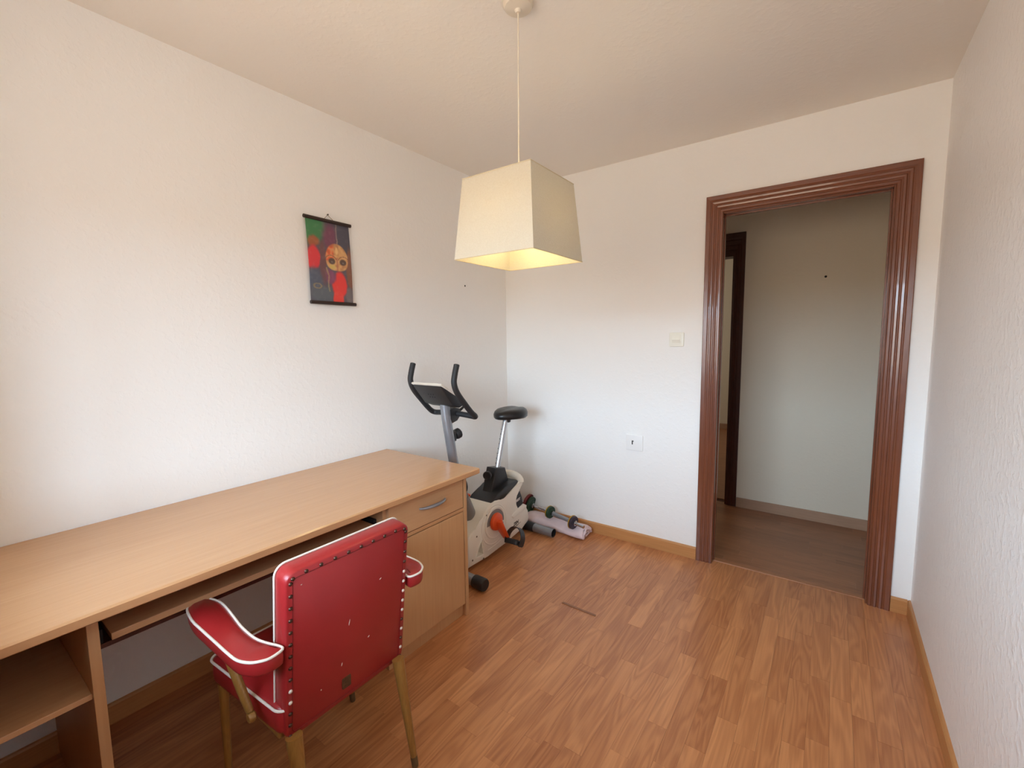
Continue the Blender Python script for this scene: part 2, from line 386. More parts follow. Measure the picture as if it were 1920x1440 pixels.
# baseboards
def baseboard(name, p0, p1, nrm, hgt, m, th=.012):
    """profile run along the wall from p0 to p1; nrm points into the room"""
    prof = [(0, 0), (th, 0), (th, hgt - .008), (th - .004, hgt - .002), (th - .008, hgt), (0, hgt)]
    bm = bmesh.new(); A = []; B2 = []
    for d_, z in prof:
        A.append(bm.verts.new((p0[0] + nrm[0] * d_, p0[1] + nrm[1] * d_, z))); B2.append(bm.verts.new((p1[0] + nrm[0] * d_, p1[1] + nrm[1] * d_, z)))
    n = len(prof)
    for i in range(n): bm.faces.new((A[i], A[(i + 1) % n], B2[(i + 1) % n], B2[i]))
    bm.faces.new(A); bm.faces.new(B2[::-1])
    return S_(name, bm, m)
BH = .075
baseboard('baseboard_left', (0, REAR), (0, D), (1, 0), BH, M_basey)
baseboard('baseboard_back', (.012, D), (1.421, D), (0, -1), BH, M_base)
baseboard('baseboard_back.001', (2.331, D), (W - .012, D), (0, -1), BH, M_base)
baseboard('baseboard_right', (W, REAR), (W, D), (-1, 0), BH, M_basey)
baseboard('baseboard_hall', (1.47, HY), (HX1, HY), (0, -1), BH, M_basehall)
baseboard('baseboard_far_room', (-1.2, FR), (2.6, FR), (0, -1), BH, M_basehall)

# door casing: a moulded section run up, over and down with mitred corners
PROF = [(0, 0), (0, .007), (.004, .010), (.013, .0105), (.017, .0075), (.021, .0075), (.026, .0115), (.034, .013), (.038, .009), (.042, .009), (.047, .0125), (.056, .014), (.060, .0105), (.064, .0105), (.069, .0135), (.088, .015), (.091, .013), (.091, 0)]
def casing(x_in, x_out, z_in, z_out, yf, sgn, parent, m_up, m_head, xl=None):
    """x_in/x_out: tuples (left, right) of inner and outer edges; sgn -1: the front faces -y"""
    (xl_i, xr_i), (xl_o, xr_o) = x_in, x_out; Wd = PROF[-1][0]
    def ring(kind, bottom):
        out = []
        for s, d_ in PROF:
            t = s / Wd; y = yf + sgn * d_
            z = z_in + (z_out - z_in) * t
            if kind == 'L': x = xl_i + (xl_o - xl_i) * t
            else: x = xr_i + (xr_o - xr_i) * t
            out.append((x, y, 0 if bottom else z))
        return out
    def span(r0, r1, m):
        bm = bmesh.new(); A = [bm.verts.new(p) for p in r0]; B2 = [bm.verts.new(p) for p in r1]; n = len(A)
        for i in range(n): bm.faces.new((A[i], A[(i + 1) % n], B2[(i + 1) % n], B2[i]))
        bm.faces.new(A); bm.faces.new(B2[::-1]); return obj('casing', bm, m, parent)
    span(ring('L', True), ring('L', False), m_up); span(ring('R', True), ring('R', False), m_up); span(ring('L', False), ring('R', False), m_head)
d1 = bpy.data.objects.new('door_1', None); C.objects.link(d1); d1.location = (1.88, D, 0); struct(d1)
casing((1.511, 2.243), (1.422, 2.330), 2.043, 2.135, D, -1, d1, M_mahog, M_mahogx)
casing((1.511, 2.243), (1.422, 2.330), 2.043, 2.135, D + TH, 1, d1, M_mahog, M_mahogx)
obj('jamb', B(DX0 - .006, DX0 + .003, D + .001, D + TH - .001, 0, DZ, bev=.002), M_mahog, d1)
obj('jamb', B(DX1 - .010, DX1 - .001, D + .001, D + TH - .001, 0, DZ, bev=.002), M_mahog, d1)
obj('jamb', B(DX0 + .003, DX1 - .010, D + .001, D + TH - .001, DZ - .010, DZ - .001, bev=.002), M_mahogx, d1)
obj('door_stop', B(DX0 + .003, DX0 + .008, D + .04, D + .06, 0, DZ - .010, bev=.001), M_mahog, d1)
obj('door_stop', B(DX1 - .018, DX1 - .010, D + .04, D + .06, 0, DZ - .010, bev=.001), M_mahog, d1)
obj('door_stop', B(DX0 + .008, DX1 - .018, D + .04, D + .06, DZ - .018, DZ - .010, bev=.001), M_mahogx, d1)
d2 = bpy.data.objects.new('door_2', None); C.objects.link(d2); d2.location = (1.0, HY, 0); struct(d2)
casing((O0, O1), (O0 - .076, O1 + .076), 1.985, 2.14, HY, -1, d2, M_darkdoor, M_darkdoor)
obj('jamb', B(O0 + .001, O0 + .02, HY + .001, HY + .119, 0, OZ), M_darkdoor, d2); obj('jamb', B(O1 - .009, O1 - .001, HY + .001, HY + .119, 0, OZ), M_darkdoor, d2)
obj('jamb', B(O0 + .02, O1 - .009, HY + .001, HY + .119, OZ - .022, OZ), M_darkdoor, d2)

# ------------------------------------------------------------------ desk
DK0, DK1, DKF = -.10, 1.605, .69     # ends along the wall and the front edge
desk = thing('desk', 'long beech-veneer computer desk against the left wall with drawer and cupboard', 'desk', (.35, .9, 0))
def dk(name, bm, m, parent=None): return obj(name, bm, m, parent or desk)
dk('desk_top', prism([(.003, .713), (.685, .713), (DKF, .718), (DKF, .736), (.685, .741), (.003, .741)], DK0, DK1, 'y', bev=.003), M_beech)
dk('edge_band', prism([(DKF, .7165), (DKF + .0012, .7175), (DKF + .0012, .7365), (DKF, .7375)], DK0 + .003, DK1 - .003, 'y'), M_beechedge)
FX = .64
dk('side_panel', B(.003, FX, DK1 - .063, DK1 - .043, 0, .7125, bev=.001), M_beechz)
dk('side_panel', B(.003, FX - .02, 1.085, 1.103, 0, .7125, bev=.001), M_beechz)
dk('side_panel', B(.003, FX, .212, .234, 0, .7125, bev=.001), M_beechz)
dk('side_panel', B(.003, FX, DK0 + .01, DK0 + .03, 0, .7125, bev=.001), M_beechz)
dk('shelf', B(.02, FX - .015, DK0 + .03, .212, .498, .512, bev=.001), M_beech)
dk('back_panel', B(.014, .02, DK0 + .03, .212, .498, .7125), M_beechz)
dk('back_panel', B(.014, .02, 1.103, 1.542, .06, .7125), M_beechz)
dk('stretcher', B(.02, .038, .234, 1.085, .56, .70, bev=.001), M_beechz)
dk('keyboard_tray', B(.16, .602, .262, 1.06, .612, .630, bev=.0015), M_beech)
dk('runner', B(.18, .58, .2345, .25, .60, .64, bev=.001), M_hole); dk('runner', B(.18, .58, 1.07, 1.0845, .60, .64, bev=.001), M_hole)
dk('tray_support', B(.2, .585, .2345, 1.084, .592, .604), M_darkdoor)
dk('cupboard_floor', B(.02, FX - .02, 1.103, 1.542, .06, .076), M_beech)
dk('rail', B(.02, FX - .004, 1.103, 1.542, .537, .552, bev=.001), M_beechedge)
dk('plinth', B(FX - .04, FX - .022, 1.103, 1.542, 0, .06, bev=.001), M_beechz)
dr = dk('drawer', B(FX - .020, FX - .002, 1.100, 1.538, .556, .706, bev=.0015), M_beech)
dt = bmesh.new(); box(dt, .2, FX - .021, 1.115, 1.128, .575, .69); box(dt, .2, FX - .021, 1.512, 1.525, .575, .69); box(dt, .2, FX - .021, 1.128, 1.512, .575, .581)
obj('drawer_box', dt, M_beechz, dr)
def bow(ends, out, rr, name, parent):
    a, b_ = Vector(ends[0]), Vector(ends[1]); pts = []
    for i in range(15):
        t = i / 14; p = a.lerp(b_, t); p.x += out * (math.sin(math.pi * t) ** .6); pts.append(p)
    rs = [rr * (.55 + .45 * math.sin(math.pi * i / 14)) for i in range(15)]
    return obj(name, TU(pts, rs, n=10, flat=1.0), M_silver, parent, smooth=True)
bow([(FX - .003, 1.262, .636), (FX - .003, 1.418, .636)], .026, .008, 'handle', dr)
dd = dk('door', B(FX - .020, FX - .002, 1.100, 1.538, .068, .533, bev=.0015), M_beechz)
bow([(FX - .003, 1.155, .37), (FX - .003, 1.155, .505)], .026, .008, 'handle', dd)

# ------------------------------------------------------------------ red armchair
ch = thing('armchair', 'red vinyl armchair with white piping and brass studs pulled up to the desk', 'chair', (.8, .69, 0))
YC = .6945
b0 = Vector((.952, 0, .330)); b1 = Vector((1.008, 0, .800)); up_ = (b1 - b0).normalized(); hgt = (b1 - b0).length
nx = Vector((up_.z, 0, -up_.x))      # backrest outward (towards the room)
TB = .062
def bk(wy, hz, dpt):
    """point on the backrest: across, up along the tilt, depth from the rear face"""
    return Vector((b0.x, YC + wy, b0.z)) + up_ * hz - nx * dpt
hw = .191
def back_outline(inset, k=5, rr=.028, top_sag=.006):
    out = []
    for yy, zz in rrect(-hw + inset, hw - inset, inset, hgt - inset, max(rr - inset, .006), k):
        out.append((yy, zz))
    return out
bm = bmesh.new(); levels = [(.0, .004), (.0035, 0), (.02, -.0015), (.045, -.001), (.056, .003), (TB, .010)]; rings = []
for dpt, ins in levels: rings.append([bm.verts.new(bk(a, b_, dpt)) for a, b_ in back_outline(ins)])
for A, B2 in zip(rings, rings[1:]):
    n = len(A)
    for j in range(n): bm.faces.new((A[j], A[(j + 1) % n], B2[(j + 1) % n], B2[j]))
bm.faces.new(rings[0])
r1_ = [bm.verts.new(bk(a * .72, hgt / 2 + (b_ - hgt / 2) * .78, TB + .012)) for a, b_ in back_outline(.010)]
n = len(r1_)
for j in range(n): bm.faces.new((rings[-1][j], rings[-1][(j + 1) % n], r1_[(j + 1) % n], r1_[j]))
bm.faces.new(r1_[::-1])
back = obj('backrest', bm, M_red, ch, smooth=True, sharp=50)
pts = [bk(a, b_, .053) for a, b_ in back_outline(-.0015, k=6)]
obj('piping', TU(pts, .0026, n=8, closed=True), M_piping, back, smooth=True)
# rear seam line inside the studs
pts = [bk(a, b_, -.0002) for a, b_ in back_outline(.017, k=4, rr=.03)]
obj('seam', TU(pts, .0011, n=6, closed=True), mat('dark_red_seam', srgb(120, 22, 26), .5, noise=(30, .1, (1, 1, 1))), back, smooth=True)
sb = lathe([(.0054, -.001), (.0052, .0012), (.0038, .0030), (.0017, .0039), (0, .0041)], (0, 0, 0), tuple(nx), n=10)
sme = bpy.data.meshes.new('stud'); sb.to_mesh(sme); sme.materials.append(M_stud)
smw = bpy.data.meshes.new('stud_worn'); sb.to_mesh(smw); smw.materials.append(M_studw); sb.free()
for me in (sme, smw):
    for p in me.polygons: p.use_smooth = True
sp = []
ins = .0115
for i in range(14):
    t = .012 + (hgt - .04) * i / 13
    sp.append((-hw + ins, t, i in (3, 4))); sp.append((hw - ins, t, i in (1, 3, 5, 6, 7, 8, 9)))
for i in range(1, 9): sp.append((-hw + ins + (2 * hw - 2 * ins) * i / 9, hgt - ins, False))
sp.append((-hw + .017, hgt - .017, False)); sp.append((hw - .017, hgt - .017, False))
for a, b_, wv in sp:
    o = bpy.data.objects.new('stud', smw if wv else sme); C.objects.link(o); o.parent = back
    o.location = bk(a, b_, -.0003) - world_of(back).translation
    if wv: o['label'] = 'stud worn bare and pale'
# maker's plate and scratches on the rear
pb = prism(rrect(-.014, .014, -.017, .017, .003, 2), 0, .002, 'z')
pb.transform(Matrix.Translation(bk(-.017, .058, 0)) @ Matrix(((0, 0, nx.x, 0), (1, 0, 0, 0), (0, 1, 0, 0), (0, 0, 0, 1))))
lp = obj('label_plate', pb, mat('tarnished_plate', srgb(92, 66, 44), .5, metal=.4, noise=(160, .35, (1, 1, 1))), ch)
lp['label'] = 'small tarnished metal plate'
sc = bmesh.new()
for a, b_, l_, an in ((-.012, .245, .018, 80), (-.033, .125, .011, 75), (-.095, .088, .004, 60), (.09, .33, .008, 30), (.055, .16, .007, 40), (-.152, .431, .004, 10)):
    p = bk(a, b_, -.0006); dv = (Vector((0, math.cos(math.radians(an)), 0)) + up_ * math.sin(math.radians(an))) * (l_ / 2)
    tube(sc, [p - dv, p - dv * .3, p + dv * .4, p + dv], [.0004, .0011, .0009, .0003], n=6)
so = obj('scratch', sc, M_studw, ch); so['label'] = 'pale scratches through the vinyl'; so['kind'] = 'stuff'
# seat
SX0, SX1, SY0, SY1, SZ0, SZ1 = .578, .956, .472, .917, .350, .424
def soft_pad(outline, z0, z1, m, name, parent, edge=.010, puff=.010, cx=None):
    bm = bmesh.new(); cxm = sum(p[0] for p in outline) / len(outline); cym = sum(p[1] for p in outline) / len(outline)
    def ring(sh, z): 
        out = []
        for i, (a, b_) in enumerate(outline):
            p0 = outline[i - 1]; p1 = outline[(i + 1) % len(outline)]; t = Vector((p1[0] - p0[0], p1[1] - p0[1])).normalized(); nn = Vector((t.y, -t.x))
            out.append(bm.verts.new((a - nn.x * sh, b_ - nn.y * sh, z)))
        return out
    R_ = [ring(edge, z0), ring(edge * .25, z0 + edge * .6), ring(0, z0 + edge * 1.5), ring(-.001, (z0 + z1) / 2), ring(0, z1 - edge * .8), ring(edge * .3, z1 - edge * .15), ring(edge, z1 + puff * .15), ring(edge * 2.2, z1 + puff * .7)]
    for A, B2 in zip(R_, R_[1:]):
        n = len(A)
        for j in range(n): bm.faces.new((A[j], A[(j + 1) % n], B2[(j + 1) % n], B2[j]))
    bm.faces.new(R_[0]); bm.faces.new(R_[-1][::-1])
    return obj(name, bm, m, parent, smooth=True, sharp=60)
def seat_plan(g):
    return [(a, YC + (b_ - YC) * (1 - .095 * max(0, (a - SX0) / (SX1 - SX0)))) for a, b_ in rrect(SX0 - g, SX1 + g, SY0 - g, SY1 + g, .030, 6)]
sout = seat_plan(0)
seat = soft_pad(sout, SZ0, SZ1, M_red, 'seat', ch, edge=.010, puff=.012)
obj('piping', TU([(a, b_, SZ1 - .003) for a, b_ in seat_plan(.002)], .0035, n=8, closed=True), M_piping, seat, smooth=True)
obj('seat_frame', B(.60, .925, .50, .89, .325, .352, bev=.006), M_leg, ch)
# armrests: outline traced in plan for the left one, mirrored for the right
ARM = [(.61, .421), (.678, .410), (.747, .409), (.826, .409), (.899, .409), (.943, .412), (.974, .425), (.990, .442), (.998, .461), (.992, .492), (.972, .4935), (.938, .482), (.893, .473), (.822, .474), (.76, .481), (.69, .489), (.638, .490), (.592, .477), (.583, .459), (.588, .438)]
for k, mir in enumerate((False, True)):
    out = [(a, (2 * YC - b_ if mir else b_)) for a, b_ in ARM]
    if mir: out = out[::-1]
    out = [tuple(p)[:2] for p in catmull([(a, b_, 0) for a, b_ in out], 3, closed=True)]
    area = sum(out[i - 1][0] * out[i][1] - out[i][0] * out[i - 1][1] for i in range(len(out)))
    if area < 0: out = out[::-1]
    am = soft_pad(out, .572, .613, M_red, 'armrest', ch, edge=.006, puff=.008)
    am2 = obj('piping', TU([(a, b_, .612) for a, b_ in out], .0034, n=8, closed=True), M_piping, am, smooth=True)
    yy = (lambda v: 2 * YC - v) if mir else (lambda v: v)
    obj('arm_support', TU([(.768, yy(.443), .575), (.80, yy(.447), .53), (.838, yy(.455), .455), (.862, yy(.461), .405)], [.0125, .0135, .0135, .011], n=12, flat=.8), M_leg, ch, smooth=True)
    obj('support_boss', lathe([(0, -.010), (.011, -.009), (.014, -.003), (.014, .005), (.010, .009), (0, .010)], (.868, yy(.462), .392), (0, 1, 0), n=16), M_leg, ch, smooth=True)
def leg(top, foot, r0, r1):
    a, b_ = Vector(top), Vector(foot); n = 8
    pts = [a.lerp(b_, i / n) for i in range(n + 1)]
    lo = obj('leg', TU(pts, [r0 + (r1 - r0) * (i / n) ** .9 for i in range(n + 1)], n=14), M_leg, ch, smooth=True)
    d_ = (b_ - a).normalized()
    obj('foot_tip', TU([b_ - d_ * .035, b_ - d_ * .002], [r1 + .0016, r1 + .0006], n=14), M_tip, lo, smooth=True)
leg((.968, .855, .350), (1.024, .862, .001), .019, .0095)
leg((.962, .520, .345), (1.022, .515, .001), .021, .0105)
leg((.615, .492, .348), (.632, .480, .001), .0145, .009)
leg((.615, .880, .348), (.632, .905, .001), .0145, .009)

# ------------------------------------------------------------------ exercise bike
bk_ = thing('exercise_bike', 'cream and black exercise bike with orange crank in the far left corner', 'exercise bike', (.29, 2.12, 0))
def eb(name, bm, m, parent=None, smooth=True, sharp=None): return obj(name, bm, m, parent or bk_, smooth=smooth, sharp=sharp)
XR, XL = .39, .19
body = [(1.842, .034), (2.02, .036), (2.20, .050), (2.39, .078), (2.465, .102), (2.478, .125), (2.462, .18), (2.447, .222), (2.418, .243), (2.336, .226), (2.316, .262), (2.314, .302), (2.328, .332), (2.350, .352), (2.395, .372), (2.413, .392), (2.402, .408), (2.372, .412), (2.340, .398), (2.257, .366), (2.19, .338), (2.15, .352), (2.104, .360), (2.070, .352), (2.048, .342), (1.995, .315), (1.955, .275), (1.905, .245), (1.862, .225), (1.842, .195)]
hs = eb('housing', prism(body, XL, XR, 'x', bev=.011), M_white, sharp=45)
cut(hs, [prism([(1.963, .155), (1.910, .076), (1.978, .070)], XR - .045, XR + .02, 'x')])
eb('housing_seam', prism([(1.86, .039), (2.02, .041), (2.20, .055), (2.39, .083), (2.45, .104), (2.465, .135), (2.44, .21), (2.33, .22), (2.30, .27), (2.19, .33), (2.0, .30), (1.86, .20)], (XL + XR) / 2 - .001, (XL + XR) / 2 + .001, 'x'), M_grey, hs, smooth=False)
# raised flywheel guard ring and shaft disc on the right cheek
def ring_bm(c, r0, r1, x0, x1, n=40, sy=1.0):
    bm = bmesh.new(); R = []
    for rr, xx in ((r0, x0), (r0, x1 - .002), (r0 + .003, x1), (r1 - .003, x1), (r1, x1 - .002), (r1, x0)):
        R.append([bm.verts.new((xx, c[0] + rr * math.cos(2 * math.pi * i / n) * sy, c[1] + rr * math.sin(2 * math.pi * i / n))) for i in range(n)])
    for A, B2 in zip(R, R[1:]):
        for j in range(n): bm.faces.new((A[j], A[(j + 1) % n], B2[(j + 1) % n], B2[j]))
    return bm
HC = (2.098, .225)
eb('guard_ring', ring_bm((2.090, .215), .116, .127, XR - .004, XR + .0025), M_white, hs)
eb('guard_ring', ring_bm(HC, .088, .102, XR - .004, XR + .006), M_white, hs)
dg_ = eb('shaft_disc', lathe([(0, 0), (.088, 0), (.088, .002), (.084, .003), (0, .003)], (XR, HC[0], HC[1]), (1, 0, 0), n=40), M_white, hs)
seg = bmesh.new(); pts0 = []; pts1 = []
for i in range(22):
    a = math.radians(-8 + 190 * i / 21); pts0.append((HC[0] + .084 * math.cos(a), HC[1] + .084 * math.sin(a))); pts1.append((HC[0] + .045 * math.cos(a), HC[1] + .045 * math.sin(a)))
eb('grey_segment', prism(pts0 + pts1[::-1], XR + .0028, XR + .0045, 'x'), M_grey, hs, smooth=False)
# triangular pocket, shown as a recess frame and a dark cheek inside
tri = [(1.967, .163), (1.903, .070), (1.985, .063)]
eb('pocket_rim', TU([(XR + .0008, p[0], p[1]) for p in ((1.967, .163), (1.958, .154), (1.909, .079), (1.905, .069), (1.915, .067), (1.975, .062), (1.985, .065), (1.984, .074), (1.973, .155))], .0028, n=8, closed=True), M_white, hs)
for py, pz in ((2.014, .298), (1.921, .199), (1.879, .070), (1.979, .040)):
    eb('screw', lathe([(0, .001), (.003, .001), (.0055, .0), (.0055, -.002)], (XR + .0012, py, pz), (1, 0, 0), n=12), M_screw, hs)
eb('sill_line', TU([(XR + .0005, 2.02, .075), (XR + .0005, 2.10, .080), (XR + .0005, 2.19, .095)], .0016, n=6), M_white, hs)
# the raised step under the rear name panel
eb('step', prism([(2.270, .205), (2.300, .222), (2.41, .246), (2.446, .224), (2.44, .208), (2.29, .185)], XR - .006, XR + .004, 'x', bev=.003), M_white, hs)
# black top cover, domed
cov = [(2.056, .344), (2.100, .366), (2.150, .392), (2.215, .410), (2.29, .422), (2.355, .424), (2.372, .412), (2.338, .392), (2.257, .360), (2.19, .330), (2.104, .345)]
eb('top_cover', prism(cov, XL + .010, XR - .008, 'x', bev=.016), M_black, sharp=60)
# white arch that wraps the cover at the rear
arch = []
for i in range(13):
    t = math.pi * i / 12
    arch.append((.29 + .088 * math.cos(t), 2.392 + .012 * math.sin(t), .398 + .040 * math.sin(t) ** .8))
eb('rear_arch', TU(arch, .026, n=14, flat=.85), M_white)
# rear black name panel
np_ = eb('name_panel', prism([(2.318, .264), (2.317, .302), (2.331, .331), (2.352, .350), (2.374, .345), (2.394, .30), (2.412, .246), (2.336, .229)], XL + .006, XR - .003, 'x', bev=.003), M_black)
eb('lettering', text_bm('BEST', .022, (XR - .0025, 2.331, .280), (0, 1, .14), (0, -.14, 1), .0006, bold=.0006), M_inkwh, np_, smooth=False)
eb('lettering', text_bm('ZEN', .030, (XR + .0003, 2.291, .128), (0, 1, .10), (0, -.10, 1), .0006, shear=.35, bold=.0009), M_inkdk, hs, smooth=False)
eb('lettering', TU([(XR + .0003, 2.280, .118), (XR + .0003, 2.33, .122), (XR + .0003, 2.375, .132)], [.0008, .0026, .0008], n=6), M_inkdk, hs)
# seat sleeve, knob, post, saddle
eb('seat_sleeve', prism([(2.142, .385), (2.165, .44), (2.192, .535), (2.296, .515), (2.318, .44), (2.335, .385)], .252, .328, 'x', bev=.008), M_black, sharp=45)
kn = eb('adjusting_knob', lathe([(.008, -.05), (.008, -.02), (.020, -.018), (.027, -.012), (.027, .008), (.023, .013), (.014, .011), (0, .011)], (.300, 2.140, .497), (.35, -.93, .1), n=20), M_black)
p0, p1 = Vector((.29, 2.252, .50)), Vector((.29, 2.362, .845))
sp_ = eb('seat_post', TU([p0, p1], .0185, n=20), M_chrome)
dv = (p1 - p0).normalized(); hn = Vector((-.38, -.92, .0)); hn = (hn - dv * hn.dot(dv)).normalized()
for i in range(8):
    q = p0 + dv * (.045 + .032 * i) + hn * .0178
    eb('hole', lathe([(0, .0012), (.0034, .0008), (.0034, -.001)], q, hn, n=10), M_hole, sp_)
sd = bmesh.new(); R = []; SC = Vector((.29, 2.405, .845))
def sad(t, s):
    """outline radius factor: nose towards -y"""
    ca, sa = math.cos(t), math.sin(t)
    wx = .112 * (1 - .30 * max(0, -sa) ** 1.2); ly = .135
    return ca * wx * s, sa * ly * s
for zz, s in ((-.012, .80), (-.014, .94), (-.006, 1.0), (.012, 1.01), (.028, .95), (.040, .82), (.046, .62), (.047, .36)):
    ring = []
    for i in range(36):
        t = 2 * math.pi * i / 36; a, b_ = sad(t, s); dip = -.006 * math.exp(-(a / .03) ** 2) if zz > .03 else 0
        ring.append(sd.verts.new(SC + Vector((a, b_, zz + dip + (.010 * max(0, math.sin(t)) * s if zz > 0 else 0)))))
    R.append(ring)
for A, B2 in zip(R, R[1:]):
    for j in range(36): sd.faces.new((A[j], A[(j + 1) % 36], B2[(j + 1) % 36], B2[j]))
sd.faces.new(R[0]); sd.faces.new(R[-1][::-1])
sdo = eb('saddle', sd, M_blackpad, sharp=70)
eb('clamp', lathe([(0, -.035), (.026, -.034), (.028, -.02), (.028, .004), (0, .005)], (.29, 2.368, .838), (0, 0, 1), n=18), M_black, sdo)
# front post with a grey shroud at its foot
eb('front_post', TU(catmull([(.29, 1.985, .22), (.29, 1.945, .36), (.29, 1.885, .52), (.29, 1.845, .66), (.29, 1.815, .82), (.29, 1.795, .93), (.29, 1.785, 1.015)], 4), .0275, n=20), M_silver)
eb('post_shroud', TU([(.29, 1.984, .262), (.29, 1.970, .31), (.29, 1.945, .375), (.29, 1.925, .42)], [.042, .038, .033, .030], n=20), M_grey)
# handlebar
hb = [(1.712, 1.222), (1.697, 1.175), (1.690, 1.130), (1.712, 1.078), (1.770, 1.012), (1.818, .962), (1.850, .936)]
pts = [(.29 - .166, a, b_) for a, b_ in hb] + [(.29 - .150, 1.866, .928), (.29 - .115, 1.868, .930), (.29, 1.862, .937), (.29 + .115, 1.868, .930), (.29 + .150, 1.866, .928)] + [(.29 + .166, a, b_) for a, b_ in hb[::-1]]
hbo = eb('handlebar', TU(catmull(pts, 5), .0155, n=14), M_grip)
for s in (-1, 1): eb('end_plug', lathe([(.0157, -.004), (.0157, .002), (.012, .005), (0, .006)], (.29 + s * .166, 1.7125, 1.2235), (0, .3, .95), n=14), M_black, hbo)
cl = eb('bar_clamp', prism([(1.80, .91), (1.80, .965), (1.84, .975), (1.885, .962), (1.892, .925), (1.862, .895), (1.82, .885)], .262, .318, 'x', bev=.008), M_black)
eb('clamp_lever', TU([(.305, 1.885, .945), (.312, 1.915, .965), (.316, 1.925, .985)], [.008, .007, .006], n=10), M_black, cl)
tk = eb('tension_knob', lathe([(.014, -.05), (.015, -.02), (.026, -.018), (.031, -.01), (.031, .012), (.024, .018), (0, .019)], (.29, 1.885, .812), (.15, .95, .28), n=10), M_black)
eb('knob_mount', B(.272, .308, 1.815, 1.86, .775, .835, bev=.006), M_black, tk)
# console: wedge tilted towards the rider, white bezel on top
cs = eb('console', prism([(1.652, 1.118), (1.658, 1.102), (1.735, 1.006), (1.790, .985), (1.832, .996), (1.836, 1.012)], .185, .400, 'x', bev=.012), M_black, sharp=45)
def slab(poly_yz, x0, x1, bev): return prism(poly_yz, x0, x1, 'x', bev=bev)
eb('bezel', slab([(1.644, 1.124), (1.648, 1.118), (1.700, 1.090), (1.704, 1.095), (1.690, 1.108), (1.652, 1.129)], .180, .405, .0025), M_white, cs, sharp=50)
eb('screen', slab([(1.752, 1.0665), (1.818, 1.0245), (1.822, 1.029), (1.757, 1.0705)], .22, .365, .001), M_grey, cs)
nb = Vector((0, -.78, -.62)).normalized()
for i in range(3):
    for j in range(2):
        eb('vent', lathe([(0, .001), (.003, .001), (.003, -.001)], Vector((.265 + i * .018, 1.690 + j * .012, 1.0625 - j * .0155)), nb, n=8), M_hole, cs)
# stabilisers
for yy, dark in ((1.790, False), (2.545, True)):
    st = eb('stabiliser', TU([(.03, yy, .036), (.535 if not dark else .556, yy - (.016 if dark else .028), .036)], .029, n=20, cap=not dark), M_silver)
    if not dark:
        d_ = Vector((.50, -.028, 0)).normalized(); c0 = Vector((.535, yy - .028, .036))
        eb('end_cap', lathe([(.0335, -.03), (.0350, -.026), (.0350, .040), (.031, .047), (0, .048)], c0, d_, n=22), M_black, st)
    else:
        d_ = Vector((.526, -.016, 0)).normalized(); c0 = Vector((.40, yy - .011, .036))
        eb('collar', lathe([(.030, -.14), (.0315, -.135), (.0315, -.005), (.0292, 0)], c0, d_, n=22), M_black, st)
        eb('bore', lathe([(.0255, -.05), (.0255, .0), (.029, .0)], Vector((.556, yy - .016, .036)), d_, n=20), M_black, st)
    eb('frame_foot', B(.262, .318, min(yy, 2.1) if not dark else 2.40, 1.86 if not dark else yy, .045, .075, bev=.006), M_silver)
# cranks and pedals
ct = Vector((.437, 2.148, .120)); c0 = Vector((.420, HC[0] - .005, HC[1]))
crk = eb('crank', TU([c0 + Vector((0, -.004, .02)), c0, c0 + (ct - c0) * .3, c0 + (ct - c0) * .75, ct], [.034, .041, .036, .031, .027], n=14, flat=.42), M_orange)
eb('crank_hub', lathe([(0, .0), (.052, .0), (.055, .006), (.052, .018), (.046, .022), (0, .024)], (XR + .006, HC[0] - .005, HC[1] + .01), (1, 0, 0), n=32), M_orange, crk)
eb('axle_cap', lathe([(.017, .0), (.017, .010), (.013, .013), (0, .013)], (.428, HC[0] + .006, HC[1] - .002), (1, 0, 0), n=20), M_grey, crk)
ct2 = Vector((.168, 2.096, .362)); c2 = Vector((.165, HC[0], HC[1]))
cr2 = eb('crank', TU([c2, c2.lerp(ct2, .5), ct2], [.033, .027, .024], n=14, flat=.42), M_orange)
eb('crank_hub', lathe([(0, .0), (.052, .0), (.055, .006), (.052, .018), (0, .022)], (XL - .004, HC[0], HC[1]), (-1, 0, 0), n=32), M_orange, cr2)
